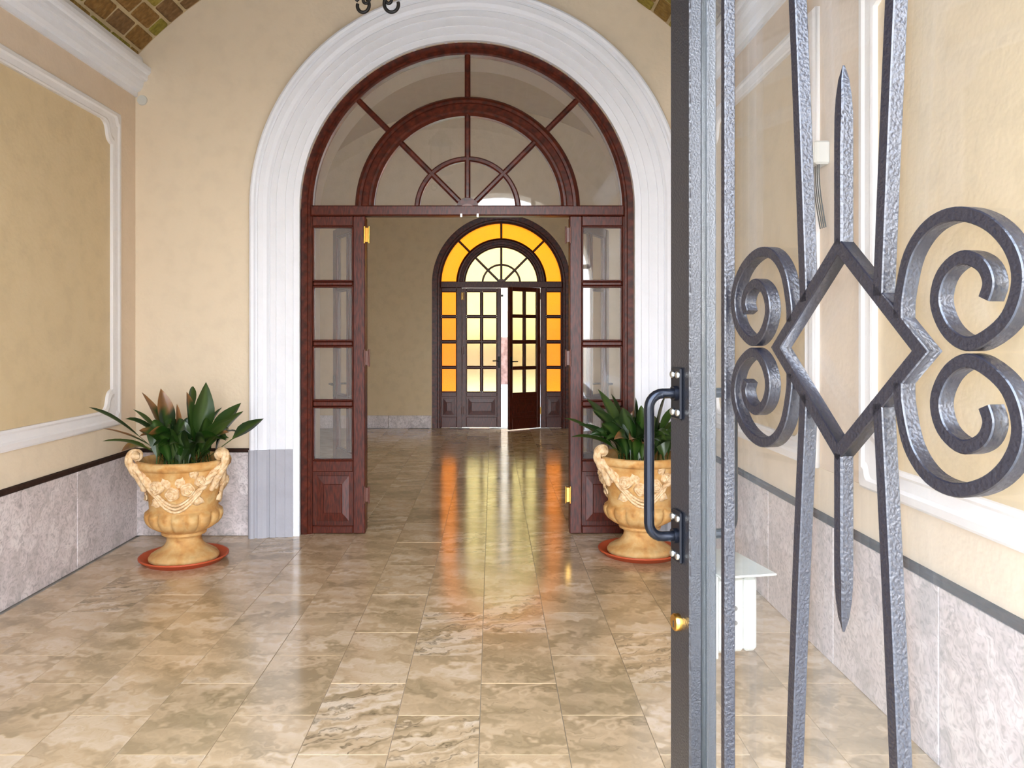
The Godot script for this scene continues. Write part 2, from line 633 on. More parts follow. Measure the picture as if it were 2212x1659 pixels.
func build_vault() -> void:
	var half := asin((XR - VX + 0.14) / VR)
	var prof := PackedVector2Array()
	for i in 49:
		var a := lerpf(-half, half, i / 48.0)
		prof.append(Vector2(VX + sin(a) * (VR + 0.001), VC + cos(a) * (VR + 0.001)))
	for i in 49:
		var a := lerpf(half, -half, i / 48.0)
		prof.append(Vector2(VX + sin(a) * (VR + 0.2), VC + cos(a) * (VR + 0.2)))
	var b := MB.new()
	b.sweep([[at(0, 0, DF - 0.1), Vector3.RIGHT, Vector3.UP], [at(0, 0, D1 + 0.1), Vector3.RIGHT, Vector3.UP]], prof, true, false)
	for i in b.grp.size():
		b.grp[i] = 3 if b.grp[i] >= 0 else -1
	var c := put("ceiling", b.done(), M.mortar)
	tag(c, "barrel vault of bare ochre bricks with pale mortar joints", "ceiling", "", "structure")
	var course := 0.146
	var step := course / VR
	var whole := boxm(Vector3(course - 0.019, 0.05, 0.255), 0.010)
	var rest := MB.new()
	rest.colored = true
	var nn := int(half / step)
	var seen_count := 0
	for k in range(-nn, nn + 1):
		var a := k * step
		var shift := 0.138 if k % 2 == 0 else 0.0
		var d := D1 - 0.012 - 0.131 + shift
		while d > DF:
			var ln := 0.262
			var hi := d + 0.131
			if hi > D1 - 0.012:
				hi = D1 - 0.012
			var lo := maxf(d - 0.131, DF)
			ln = hi - lo
			var dm := (hi + lo) / 2
			var pos := at(VX + sin(a) * (VR + 0.018), VC + cos(a) * (VR + 0.018), dm)
			var turn := Basis(Vector3.BACK, -a)
			var sxp := 1064.0 + FOC * pos.x / dm
			var syp := 726.0 - FOC * (pos.y - EYE) / dm
			if sxp > -150 and sxp < 1700 and syp > -130 and seen_count < 290:
				seen_count += 1
				var mesh: Mesh = whole if ln > 0.25 else boxm(Vector3(course - 0.019, 0.05, ln - 0.007), 0.010)
				turn = turn * Basis(Vector3.UP, rng.randf_range(-0.012, 0.012))
				put("brick", mesh, M["brick_%d" % rng.randi_range(0, 5)], c, pos + turn * Vector3(0, rng.randf_range(-0.006, 0.002), 0), turn)
			else:
				var cc: Color = [Color(0.22, 0.12, 0.035), Color(0.25, 0.15, 0.035), Color(0.18, 0.145, 0.025), Color(0.16, 0.075, 0.03)][rng.randi_range(0, 3)]
				rest.c = cc
				rest.box(pos, Vector3(course - 0.013, 0.05, ln), 0.0, turn)
			d -= 0.275
	var o := put("brick_field", rest.done(), M.brick_rest, c)
	o.set_meta("kind", "stuff")
	print("bricks ", seen_count)

func build_setting() -> void:
	build_floor()
	side_wall("wall_left", XL, 1.0, "left plaster wall with moulded ochre panel above marble dado", 0.84)
	side_wall("wall_right", XR, -1.0, "right plaster wall seen through the glass gate, with marble dado", 0.62)
	# wall with the inner door
	var cx := -0.1837
	var w := put("wall_back", wall_with_arch(XL - 0.3, XR + 0.8, 4.75, cx, 1.215, 2.38, D1B - D1), M.cream_wall, self, at(0, 0, D1))
	tag(w, "cream plaster end wall pierced by the large arched doorway", "wall", "", "structure")
	var sl := MB.new()
	for seg in [[XL, -1.745], [1.375, XR]]:
		sl = MB.new()
		var wd: float = seg[1] - seg[0]
		sl.box(Vector3.ZERO, Vector3(wd - 0.004, 0.605, 0.03), 0.003)
		for i in range(0, sl.v.size()):
			sl.uv[i] = Vector2(sl.v[i].x / 0.84 + 0.5, 0.5 - sl.v[i].y / 0.63)
		put("marble_slab", sl.done(), M.dado_marble_1, w, Vector3((seg[0] + seg[1]) / 2, 0.3035, 0.005))
		bar("capping_strip", w, M.dark_strip, Vector3(seg[0], 0.607, -0.01), Vector3(seg[1], 0.634, 0.026), 0.005)
	# moulded white casing round the arch
	var trim := root("trim_1", at(cx, 0, D1))
	tag(trim, "broad white moulded arch casing around the inner door", "door casing", "", "structure")
	var prof := PackedVector2Array()
	for p in [[1.215, -0.03], [1.215, 0.032], [1.258, 0.034], [1.26, 0.042], [1.312, 0.043], [1.314, 0.050], [1.376, 0.051], [1.378, 0.060], [1.418, 0.061], [1.424, 0.054], [1.440, 0.072], [1.465, 0.082], [1.500, 0.086], [1.506, 0.078], [1.518, 0.078], [1.528, 0.094], [1.545, 0.099], [1.558, 0.094], [1.564, 0.080], [1.564, -0.03]]:
		prof.append(Vector2(p[0], p[1]))
	var fr := [[Vector3(0, 0, 0), Vector3.RIGHT, Vector3.BACK]]
	fr.append_array(arc_frames(Vector2(0, 2.38), 0, PI, 64))
	fr.append([Vector3(0, 0, 0), Vector3.LEFT, Vector3.BACK])
	var c := MB.new()
	c.sweep(fr, prof)
	put("moulded_casing", c.done(), M.white_paint, trim)
	for s in [-1, 1]:
		var pp := PackedVector2Array()
		for p in prof:
			if p.x > 1.2585:
				pp.append(p + Vector2(0.004 if p.x > 1.56 else 0.0, 0.010 if p.y > 0 else 0.0))
		pp.insert(0, Vector2(1.2585, -0.03))
		var pl := MB.new()
		pl.sweep([[Vector3.ZERO, Vector3.RIGHT * s, Vector3.BACK], [Vector3(0, 0.632, 0), Vector3.RIGHT * s, Vector3.BACK]], pp)
		put("plinth", pl.done(), M.grey_plinth, trim)
	# street wall with its doorway (behind and around the camera)
	w = put("wall_front", wall_with_arch(XL - 0.3, XR + 0.3, 4.75, 0.10, 1.32, 2.15, 0.4), M.cream_wall, self, at(0, 0, DF - 0.4))
	tag(w, "cream street wall with the arched entrance the gate hangs in", "wall", "", "structure")
	# fixed glazed light of the entrance, right of the gate
	var wn := root("window_1", at(0, 0, DF - 0.06))
	tag(wn, "narrow fixed glass light beside the gate's hinge post", "window", "", "structure")
	bar("post", wn, M.gate_steel, Vector3(0.545, 0.0, 0.0), Vector3(0.605, 3.38, -0.06), 0.003)
	bar("rail", wn, M.gate_steel, Vector3(0.605, 0.0, 0.0), Vector3(1.415, 0.10, -0.05), 0.003)
	bar("rail", wn, M.gate_steel, Vector3(0.605, 2.40, 0.0), Vector3(1.38, 2.46, -0.05), 0.003)
	bar("pane", wn, M.gate_glass, Vector3(0.60, 0.09, -0.022), Vector3(1.42, 2.41, -0.028), 0.0)
	# second hall: darker panel paint instead of cream puts its dimness into the colour
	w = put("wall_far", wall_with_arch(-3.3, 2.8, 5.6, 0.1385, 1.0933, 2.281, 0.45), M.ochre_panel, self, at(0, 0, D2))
	tag(w, "plain end wall of the second hall around the amber door, darker ochre standing in for shade", "wall", "", "structure")
	for seg in [[-3.0, -0.96], [1.235, 2.5]]:
		var x0: float = seg[0]
		while x0 < seg[1] - 0.01:
			var x1 := minf(x0 + 0.68, seg[1])
			sl = MB.new()
			sl.box(Vector3.ZERO, Vector3(x1 - x0 - 0.004, 0.2, 0.024), 0.003)
			for i in range(0, sl.v.size()):
				sl.uv[i] = Vector2(sl.v[i].x / 0.84 + 0.5, 0.5 - sl.v[i].y / 0.63)
			put("skirting_slab", sl.done(), M["dado_marble_%d" % (int(absf(x0 * 3)) % 3)], w, Vector3((x0 + x1) / 2, 0.1, 0.006))
			x0 = x1
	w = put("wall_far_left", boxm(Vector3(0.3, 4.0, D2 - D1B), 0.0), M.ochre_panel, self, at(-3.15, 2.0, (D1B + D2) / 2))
	tag(w, "side wall on the left of the second hall, darker ochre standing in for shade", "wall", "", "structure")
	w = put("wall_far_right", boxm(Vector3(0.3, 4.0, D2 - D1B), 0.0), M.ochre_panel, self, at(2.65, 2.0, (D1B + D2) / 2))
	tag(w, "side wall on the right of the second hall, darker ochre standing in for shade", "wall", "", "structure")
	var pv := PackedVector2Array()
	for i in 41:
		var a := lerpf(-1.0, 1.0, i / 40.0)
		pv.append(Vector2(-0.25 + sin(a) * 3.42, 2.05 + cos(a) * 3.0))
	for i in 41:
		var a := lerpf(1.0, -1.0, i / 40.0)
		pv.append(Vector2(-0.25 + sin(a) * 3.65, 2.05 + cos(a) * 3.25))
	var cv := MB.new()
	cv.sweep([[at(0, 0, D1B - 0.2), Vector3.RIGHT, Vector3.UP], [at(0, 0, D2 + 0.2), Vector3.RIGHT, Vector3.UP]], pv)
	for i in cv.grp.size():
		cv.grp[i] = 3 if cv.grp[i] >= 0 else -1
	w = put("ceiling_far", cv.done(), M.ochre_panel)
	tag(w, "plain plastered vault over the second hall, darker ochre standing in for shade", "ceiling", "", "structure")


# ---------------------------------------------------------------- doors
func framed(parent: Node3D, x0: float, x1: float, top: float, bottom: float, rows: Array, cols: Array, panel: Array, th: float, glass: Material, z := 0.0) -> void:
	# one glazed leaf: stiles, rails, muntins, panes and a raised panel; front face at z, thickness th backwards
	var wd: Material = M.mahogany
	var zf := z
	var zb := z - th
	var gx0: float = cols[0][0]
	var gx1: float = cols[cols.size() - 1][1]
	bar("stile", parent, wd, Vector3(x0, bottom, zf), Vector3(gx0, top, zb), 0.006)
	bar("stile", parent, wd, Vector3(gx1, bottom, zf), Vector3(x1, top, zb), 0.006)
	bar("rail", parent, wd, Vector3(gx0, rows[0][0], zf - 0.001), Vector3(gx1, top, zb + 0.001), 0.006)
	bar("rail", parent, wd, Vector3(gx0, panel[0], zf - 0.001), Vector3(gx1, rows[rows.size() - 1][1], zb + 0.001), 0.006)
	bar("rail", parent, wd, Vector3(gx0, bottom, zf - 0.001), Vector3(gx1, panel[1], zb + 0.001), 0.006)
	for i in rows.size() - 1:
		bar("muntin", parent, wd, Vector3(gx0, rows[i][1], zf - 0.008), Vector3(gx1, rows[i + 1][0], zb + 0.008), 0.01)
	for i in cols.size() - 1:
		bar("muntin", parent, wd, Vector3(cols[i][1], rows[rows.size() - 1][1], zf - 0.008), Vector3(cols[i + 1][0], rows[0][0], zb + 0.008), 0.01)
	var zm := (zf + zb) / 2
	for r in rows:
		for c in cols:
			var pw: float = c[1] - c[0]
			var ph: float = r[0] - r[1]
			bar("pane", parent, glass, Vector3(c[0], r[1], zm + 0.002), Vector3(c[1], r[0], zm - 0.002), 0.0)
			# bead moulding round the pane
			var bd := MB.new()
			var bw := 0.011
			var cx: float = (c[0] + c[1]) / 2.0
			var cy: float = (r[0] + r[1]) / 2.0
			for zz in [[zm + 0.003, zf - 0.005], [zm - 0.003, zb + 0.005]]:
				var zc: float = (zz[0] + zz[1]) / 2
				var zs: float = absf(zz[0] - zz[1])
				bd.box(Vector3(c[0] + bw / 2, cy, zc), Vector3(bw, ph, zs), 0.004)
				bd.box(Vector3(c[1] - bw / 2, cy, zc), Vector3(bw, ph, zs), 0.004)
				bd.box(Vector3(cx, r[0] - bw / 2, zc), Vector3(pw, bw, zs), 0.004)
				bd.box(Vector3(cx, r[1] + bw / 2, zc), Vector3(pw, bw, zs), 0.004)
			put("bead", bd.done(), wd, parent)
	# raised panel: sunk ground, sloped field
	var pw2 := gx1 - gx0
	var ph2: float = panel[0] - panel[1]
	var pc := Vector3((gx0 + gx1) / 2, (panel[0] + panel[1]) / 2, 0)
	var pm := MB.new()
	pm.box(pc + Vector3(0, 0, zm), Vector3(pw2, ph2, th * 0.35), 0.0)
	for s in [1, -1]:
		var zg: float = zm + s * th * 0.175
		var o := Vector2(pw2 / 2 - 0.03, ph2 / 2 - 0.03)
		var q := Vector2(maxf(pw2 / 2 - 0.085, 0.03), maxf(ph2 / 2 - 0.095, 0.03))
		var ring := [[o, 0.0], [o - Vector2(0.002, 0.002), 0.004], [q + Vector2(0.004, 0.004), 0.009], [q, 0.016]]
		for i in ring.size() - 1:
			var oa: Vector2 = ring[i][0]; var ob: Vector2 = ring[i + 1][0]
			var za: float = zg + s * ring[i][1]; var zb2: float = zg + s * ring[i + 1][1]
			for k in 4:
				var c0: Vector2 = [Vector2(-1, -1), Vector2(1, -1), Vector2(1, 1), Vector2(-1, 1)][k]
				var c1: Vector2 = [Vector2(1, -1), Vector2(1, 1), Vector2(-1, 1), Vector2(-1, -1)][k]
				var e := [c0 * oa, c1 * oa, c1 * ob, c0 * ob]
				pm.away4(pc + Vector3(e[0].x, e[0].y, za), pc + Vector3(e[1].x, e[1].y, za), pc + Vector3(e[2].x, e[2].y, zb2), pc + Vector3(e[3].x, e[3].y, zb2), pc + Vector3(0, 0, zm - s * 0.5))
		var zt: float = zg + s * 0.016
		pm.away4(pc + Vector3(-q.x, -q.y, zt), pc + Vector3(q.x, -q.y, zt), pc + Vector3(q.x, q.y, zt), pc + Vector3(-q.x, q.y, zt), pc + Vector3(0, 0, zm))
	put("panel", pm.done(), wd, parent)

func sector(parent: Node3D, c: Vector2, r0: float, r1: float, a0: float, a1: float, m: Material, z: float) -> void:
	var b := MB.new()
	b.sweep(arc_frames(c, a0, a1, 12), rect(r0, z - 0.002, r1, z + 0.002))
	put("pane", b.done(), m, parent)

func build_door(door: Node3D, p: Dictionary) -> void:
	var wa: Material = M.mahogany_arc
	var c := Vector2(0, p.spring)
	var R: float = p.R
	var g1: float = p.g1
	var ro: float = p.ro
	var ri: float = p.ri
	var b := MB.new()
	var e: float = (R - g1)
	var fr := [[Vector3.ZERO, Vector3.RIGHT, Vector3.BACK]]
	fr.append_array(arc_frames(c, 0, PI, 64))
	fr.append([Vector3.ZERO, Vector3.LEFT, Vector3.BACK])
	b.sweep(fr, PackedVector2Array([Vector2(R, -0.10), Vector2(R, 0.0), Vector2(R - e * 0.55, 0.0), Vector2(R - e * 0.62, -0.008), Vector2(R - e * 0.80, -0.008), Vector2(R - e * 0.86, -0.016), Vector2(g1, -0.024), Vector2(g1, -0.10)]))
	put("outer_frame", b.done(), wa, door)
	b = MB.new()
	var k: float = ro - ri
	b.sweep(arc_frames(c, 0, PI, 56), PackedVector2Array([Vector2(ro, -0.09), Vector2(ro, -0.02), Vector2(ro - k * 0.1, -0.004), Vector2(ro - k * 0.22, 0.004), Vector2(ro - k * 0.36, 0.004), Vector2(ro - k * 0.40, -0.008), Vector2(ro - k * 0.68, -0.006), Vector2(ro - k * 0.74, -0.014), Vector2(ro - k * 0.86, -0.014), Vector2(ri, -0.034), Vector2(ri, -0.09)]))
	put("inner_arch", b.done(), wa, door)
	bar("transom", door, M.mahogany, Vector3(-g1 - 0.01, p.t0, 0.006), Vector3(g1 + 0.01, p.t1, -0.095), 0.008)
	# glazing bars
	var bw: float = p.bw
	for ang in [PI / 4, PI / 2, 3 * PI / 4]:
		for seg in [[ro - 0.02, g1 + 0.02], [p.hub - 0.01, ri + 0.02]]:
			var ln: float = seg[1] - seg[0]
			var mid: float = (seg[0] + seg[1]) / 2
			put("glazing_bar", boxm(Vector3(ln, bw, 0.045), 0.012), wa, door, Vector3(cos(ang) * mid, c.y + sin(ang) * mid, -0.045), Basis(Vector3.BACK, ang))
	b = MB.new()
	var s0: float = p.s0
	var s1: float = p.s1
	b.sweep(arc_frames(c, 0, PI, 32), PackedVector2Array([Vector2(s0, -0.065), Vector2(s0, -0.035), Vector2(s0 + 0.01, -0.024), Vector2(s1 - 0.01, -0.024), Vector2(s1, -0.035), Vector2(s1, -0.065)]))
	put("arc_bar", b.done(), wa, door)
	b = MB.new()
	b.sweep(arc_frames(c, 0, PI, 20), rect(0.005, -0.07, p.hub, -0.018))
	put("hub", b.done(), wa, door)
	b = MB.new()
	b.sweep(arc_frames(c - Vector2(0, 0.02), -0.2, PI + 0.2, 20), rect(0.003, -0.02, p.hub * 0.68, 0.002))
	put("hub_boss", b.done(), M.hub_paint, door)
	# panes
	for i in 4:
		var a0 := PI / 4 * i
		var a1 := PI / 4 * (i + 1)
		sector(door, c, ro - 0.01, g1 + 0.01, a0, a1, p.ring_glass, -0.045)
		sector(door, c, s1 - 0.01, ri + 0.01, a0, a1, p.fan_glass, -0.045)
		sector(door, c, p.hub - 0.01, s0 + 0.01, a0, a1, p.fan_glass, -0.045)
	# sidelights
	for s in [-1, 1]:
		var sd := sub("sidelight", door)
		var xa: float = p.open
		var xb: float = g1
		var cols := [[p.gl0, p.gl1]]
		var x0 := xa
		var x1: float = p.gl1 + 0.02
		if s < 0:
			cols = [[-p.gl1, -p.gl0]]
			x0 = -p.gl1 - 0.02
			x1 = -xa
		framed(sd, x0, x1, p.t0, 0.004, p.rows, cols, p.panel, 0.06, p.ring_glass, -0.012)
	# leaves, each hinged at the opening's edge
	for s in [-1, 1]:
		var ang: float = p.turn[0 if s < 0 else 1]
		var lw: float = p.open - 0.006
		var leaf := sub("door_leaf", door, Vector3(s * (p.open - 0.002), 0, p.hz), Basis(Vector3.UP, ang))
		var st: float = p.leaf_stile
		var mu: float = p.leaf_mu
		var half: float = (lw - 2 * st - mu) / 2
		var cols := [[st, st + half], [st + half + mu, lw - st]]
		var x0 := 0.0
		var x1 := lw
		if s > 0:
			cols = [[-lw + st, -lw + st + half], [-st - half, -st]]
			x0 = -lw
			x1 = 0.0
		framed(leaf, x0, x1, p.t0 - 0.006, 0.012, p.rows, cols, p.panel, 0.044, p.fan_glass, 0.0)
		# lever handles on both faces of the free stile
		var hx: float = (lw - st * 0.5) * -s
		for f in [1, -1]:
			var zz: float = 0.001 if f > 0 else -0.045
			var h := MB.new()
			h.box(Vector3(hx, 1.04, zz + f * 0.003), Vector3(0.035, 0.18, 0.008), 0.003)
			h.tube([Vector3(hx, 1.06, zz), Vector3(hx, 1.06, zz + f * 0.03), Vector3(hx + s * 0.015, 1.06, zz + f * 0.045), Vector3(hx + s * 0.10, 1.058, zz + f * 0.045)], 0.008, 8)
			put("lever_handle", h.done(), M.lantern_iron, leaf)
	# hinges
	for s in [-1, 1]:
		for i in 3:
			var y: float = [2.19, 1.29, 0.29][i] * p.t0 / 2.33
			var h := MB.new()
			var hxx: float = s * (p.open - 0.012)
			h.box(Vector3(hxx, y, 0.002), Vector3(0.026, 0.105, 0.005), 0.001)
			for q in [-1, 1]:
				h.tube([Vector3(hxx + q * 0.017, y - 0.062, 0.006), Vector3(hxx + q * 0.017, y + 0.062, 0.006)], 0.0065, 8)
			var brass: bool = (s < 0 and i == 0) or (s > 0 and i == 2)
			put("hinge", h.done(), M.brass if brass else M.painted_hinge, door, Vector3(0, 0, -0.006))

func build_doors() -> void:
	var d := root("door_1", at(-0.1837, 0, D1 + 0.02))
	tag(d, "large arched mahogany door with clear fanlight, its two leaves folded open", "door", "", "structure")
	build_door(d, {
		"R": 1.215, "g1": 1.136, "ro": 0.825, "ri": 0.688, "s0": 0.352, "s1": 0.392, "hub": 0.085, "bw": 0.042, "spring": 2.38, "t0": 2.33, "t1": 2.405,
		"open": 0.748, "gl0": 0.838, "gl1": 1.136, "rows": [[2.2555, 1.851], [1.817, 1.413], [1.376, 0.975], [0.931, 0.537]], "panel": [0.455, 0.06],
		"ring_glass": M.clear_glass, "fan_glass": M.clear_glass, "turn": [deg_to_rad(118), deg_to_rad(-119)], "hz": -0.105, "leaf_stile": 0.085, "leaf_mu": 0.035,
	})
	# small catches under the transom
	for x in [-0.045, 0.075]:
		bar("catch_plate", d, M.steel_screw, Vector3(x - 0.008, 2.318, 0.008), Vector3(x + 0.008, 2.345, 0.0), 0.002)
	d = root("door_2", at(0.1385, 0, D2 + 0.02))
	tag(d, "far arched door with glowing amber and yellow panes, right leaf ajar", "door", "", "structure")
	build_door(d, {
		"R": 1.0933, "g1": 0.947, "ro": 0.715, "ri": 0.567, "s0": 0.283, "s1": 0.313, "hub": 0.075, "bw": 0.036, "spring": 2.281, "t0": 2.213, "t1": 2.312,
		"open": 0.62, "gl0": 0.707, "gl1": 0.947, "rows": [[2.1525, 1.7757], [1.7415, 1.377], [1.3407, 0.972], [0.9399, 0.565]], "panel": [0.495, 0.175],
		"ring_glass": M.amber_glass, "fan_glass": M.yellow_glass, "turn": [0.0, deg_to_rad(35)], "hz": 0.0, "leaf_stile": 0.066, "leaf_mu": 0.032,
	})


# ---------------------------------------------------------------- street behind the far door
func build_street() -> void:
	var g := put("street_paving", boxm(Vector3(60, 0.2, 12), 0.0), M.paving, self, at(0, -0.16, D2 + 0.45 + 6.0))
	tag(g, "pale street paving seen beyond the far door", "paving", "", "structure")
	g = put("street_paving", boxm(Vector3(60, 0.2, 14), 0.0), M.paving, self, at(0, -0.16, DF - 0.4 - 7.0))
	tag(g, "pale paving in front of the entrance", "paving", "", "structure")
	var b := root("street_building", at(0, 0, 23.7))
	tag(b, "cream house across the back street with rough brown plinth", "building")
	bar("facade", b, M.street_cream, Vector3(-30, -0.2, 0), Vector3(30, 23, -0.5), 0.0)  # height and width set to hold back sky light in the street
	bar("plinth", b, M.street_brown, Vector3(-20, -0.2, 0.05), Vector3(20, 1.42, 0.0), 0.02)
	bar("kerb", b, M.grey_plinth, Vector3(-20, -0.2, 1.2), Vector3(20, 0.0, 0.05), 0.02)
	# unseen walls over and beside the far door, sized to limit sky light
	var u := put("unseen_facade", boxm(Vector3(60, 18.0, 0.45), 0.0), M.street_cream, self, at(0, 5.6 + 9.0, D2 + 0.225))
	tag(u, "unseen tall house wall above the far door, height set to limit sky light", "facade", "", "structure")
	for s in [-1, 1]:
		var q := put("unseen_facade", boxm(Vector3(26.0, 5.6, 0.45), 0.0), M.street_cream, self, at(-0.25 + s * (3.05 + 13.0), 2.8, D2 + 0.225))
		tag(q, "unseen back front of the house to the %s of the far door" % ["left", "right"][(s + 1) / 2], "facade", "", "structure")
	var l := root("wall_lantern", at(0.48, 2.45, 23.65))
	tag(l, "white box lamp on the house wall across the street", "lamp")
	bar("housing", l, M.lock_white, Vector3(-0.16, -0.28, 0.02), Vector3(0.22, 0.34, 0.25), 0.02)
	bar("bracket", l, M.lantern_iron, Vector3(-0.28, 0.18, 0.06), Vector3(-0.16, 0.24, 0.12), 0.01)
	bar("back_plate", l, M.lantern_iron, Vector3(-0.1, -0.2, 0.02), Vector3(0.1, 0.2, -0.02), 0.005)


# ---------------------------------------------------------------- urns and plants
const URN := [[0.0, 0.03], [0.205, 0.03], [0.216, 0.036], [0.217, 0.048], [0.205, 0.066], [0.18, 0.082], [0.152, 0.097], [0.128, 0.115], [0.111, 0.138], [0.105, 0.16], [0.108, 0.176], [0.118, 0.188], [0.135, 0.193], [0.139, 0.202], [0.132, 0.210], [0.142, 0.218], [0.172, 0.234], [0.202, 0.256], [0.222, 0.282], [0.231, 0.31], [0.231, 0.332], [0.222, 0.35], [0.213, 0.357], [0.210, 0.365], [0.211, 0.39], [0.214, 0.42], [0.219, 0.46], [0.227, 0.50], [0.238, 0.54], [0.251, 0.58], [0.263, 0.612], [0.268, 0.622], [0.281, 0.628], [0.289, 0.64], [0.291, 0.66], [0.288, 0.675], [0.276, 0.681], [0.262, 0.678], [0.25, 0.66], [0.238, 0.60], [0.0, 0.60]]

func urn_radius(h: float) -> float:
	for i in range(14, URN.size() - 8):
		if h <= URN[i + 1][1]:
			return lerpf(URN[i][0], URN[i + 1][0], clampf((h - URN[i][1]) / maxf(URN[i + 1][1] - URN[i][1], 0.0001), 0, 1))
	return 0.285

func on_urn(deg: float, h: float, out: float) -> Vector3:
	var a := deg_to_rad(deg)
	var r := urn_radius(h) + out
	return Vector3(sin(a) * r, h, cos(a) * r)

func rose_mesh(r: float, seed_: int) -> ArrayMesh:
	var b := MB.new()
	b.g = 1
	var n := noise(seed_, 30.0, 2)
	var rows := []
	for i in 22:
		var q := i / 21.0
		var row := []
		for k in 25:
			var a := TAU * (k % 24) / 24.0
			var spiral := pow(absf(sin(q * 8.5 - a * 0.5 + seed_)), 0.6)
			var rr := r * q * (1.0 + 0.07 * sin(a * 5.0 + seed_))
			var z := r * 0.62 * sqrt(maxf(1.0 - q * q, 0.0)) + r * 0.30 * (spiral - 0.5) * (1.0 - q * 0.3) + r * 0.1 * n.get_noise_2d(cos(a) * q, sin(a) * q)
			if i == 21:
				z = -r * 0.25
			row.append(Vector3(cos(a) * rr, sin(a) * rr, z))
		rows.append(row)
	for i in 21:
		for k in 24:
			b.quad(rows[i][k], rows[i][k + 1], rows[i + 1][k + 1], rows[i + 1][k])
	return b.done()

func petal_mesh(w: float, l: float) -> ArrayMesh:
	# small modelled clay leaf, thick, lying along +y and facing +z
	var b := MB.new()
	b.g = 1
	var rows := []
	for i in 9:
		var t := i / 8.0
		var ww := w * sin(PI * pow(t, 0.8)) * 0.5 + 0.001
		var row := []
		for k in 5:
			var u := k / 2.0 - 1.0
			row.append(Vector3(u * ww, t * l, 0.012 * sin(PI * t) + (0.010 - 0.012 * absf(u)) + 0.004 * absf(u) * sin(t * 14.0)))
		rows.append(row)
	for i in 8:
		for k in 4:
			b.quad(rows[i][k], rows[i][k + 1], rows[i + 1][k + 1], rows[i + 1][k])
		b.quad(rows[i][0], rows[i][0] + Vector3(0, 0, -0.012), rows[i + 1][0] + Vector3(0, 0, -0.012), rows[i + 1][0])
		b.quad(rows[i][4], rows[i][4] + Vector3(0, 0, -0.012), rows[i + 1][4] + Vector3(0, 0, -0.012), rows[i + 1][4])
	return b.done()

func make_urn(pos: Vector3, turn: float) -> Node3D:
	var u := root("terracotta_urn", pos, Basis(Vector3.UP, turn))
	var fine := []
	for i in URN.size() - 1:
		for k in 3:
			fine.append(Vector2(lerpf(URN[i][0], URN[i + 1][0], k / 3.0), lerpf(URN[i][1], URN[i + 1][1], k / 3.0)))
	fine.append(Vector2(URN[-1][0], URN[-1][1]))
	var b := MB.new()
	b.lathe(fine, 144, "gadroon")
	put("body", b.done(), M.urn_clay, u)
	var roses := [rose_mesh(0.042, 3), rose_mesh(0.036, 5), rose_mesh(0.038, 8)]
	var petal := petal_mesh(0.06, 0.085)
	for s in 3:
		var mid := 8.0 + 120.0 * s
		var gar := sub("garland", u)
		# three strands of the swag, twisted round each other
		var rope := MB.new()
		for st in 3:
			var pts := []
			var rad := []
			for i in 61:
				var t := i / 30.0 - 1.0
				var h := 0.392 + 0.262 * pow(absf(t), 1.75)
				var side := smoothstep(0.45, 0.75, absf(t))
				var tw := t * 16.0 + TAU * st / 3.0
				var run := on_urn(mid + t * 59.0, h + (st - 1) * 0.021, 0.012)
				var wound := on_urn(mid + t * 59.0, h + cos(tw) * 0.017, 0.014 + sin(tw) * 0.012)
				pts.append(run.lerp(wound, side))
				rad.append(lerpf(0.0088, 0.0150, side))
			rope.tube(pts, rad, 8)
		put("swag", rope.done(), M.garland_clay, gar)
		var k := 0
		for r in [[-27.0, 0.528, 1.05], [-4.0, 0.488, 1.2], [18.0, 0.512, 1.15], [35.0, 0.560, 0.85]]:
			var c := on_urn(mid + r[0], r[1], 0.010)
			var nrm := Vector3(c.x, -0.03, c.z).normalized()
			var bs := Basis.looking_at(-nrm, Vector3.UP).rotated(nrm, k * 1.3).scaled(Vector3.ONE * r[2])
			put("rose", roses[k % 3], M.garland_clay, gar, c, bs)
			k += 1
		for r in [[-9.0, 0.520, 25.0], [4.0, 0.525, -25.0], [-24.0, 0.445, 115.0], [24.0, 0.45, -110.0], [28.0, 0.58, 15.0], [-38.0, 0.545, 60.0]]:
			var c := on_urn(mid + r[0], r[1], 0.001)
			var nrm := Vector3(c.x, -0.03, c.z).normalized()
			var bs := Basis.looking_at(-nrm, Vector3.UP).rotated(nrm, deg_to_rad(r[2]))
			put("clay_leaf", petal, M.garland_clay, gar, c, bs)
		# knotted scroll handle between two swags
		var hn := MB.new()
		var ha := mid - 60.0
		for st in 3:
			var pts := []
			var rad := []
			var way := spline([Vector2(0.235, 0.50), Vector2(0.262, 0.56), Vector2(0.300, 0.615), Vector2(0.330, 0.67), Vector2(0.332, 0.72), Vector2(0.305, 0.745), Vector2(0.278, 0.735), Vector2(0.272, 0.71), Vector2(0.288, 0.695)], 6)
			for i in way.size():
				var tw := i * 0.30 + TAU * st / 3.0
				var f := 1.0 - 0.35 * i / way.size()
				var q: Vector2 = way[i] + Vector2(cos(tw) * 0.012 * f, sin(tw) * 0.006)
				var a := deg_to_rad(ha + rad_to_deg(sin(tw) * 0.045 * f))
				pts.append(Vector3(sin(a) * q.x, q.y, cos(a) * q.x))
				rad.append(0.019 * f)
			hn.tube(pts, rad, 10)
		# cross roll that caps the knot
		var pr := []
		for i in 9:
			var t := i / 8.0 - 0.5
			var a := deg_to_rad(ha + t * 18.0)
			pr.append(Vector3(sin(a) * 0.303, 0.725 - 0.03 * t * t, cos(a) * 0.303))
		hn.tube(pr, [0.016, 0.024, 0.029, 0.031, 0.032, 0.031, 0.029, 0.024, 0.016], 12)
		put("scroll_handle", hn.done(), M.garland_clay, u)
	return u

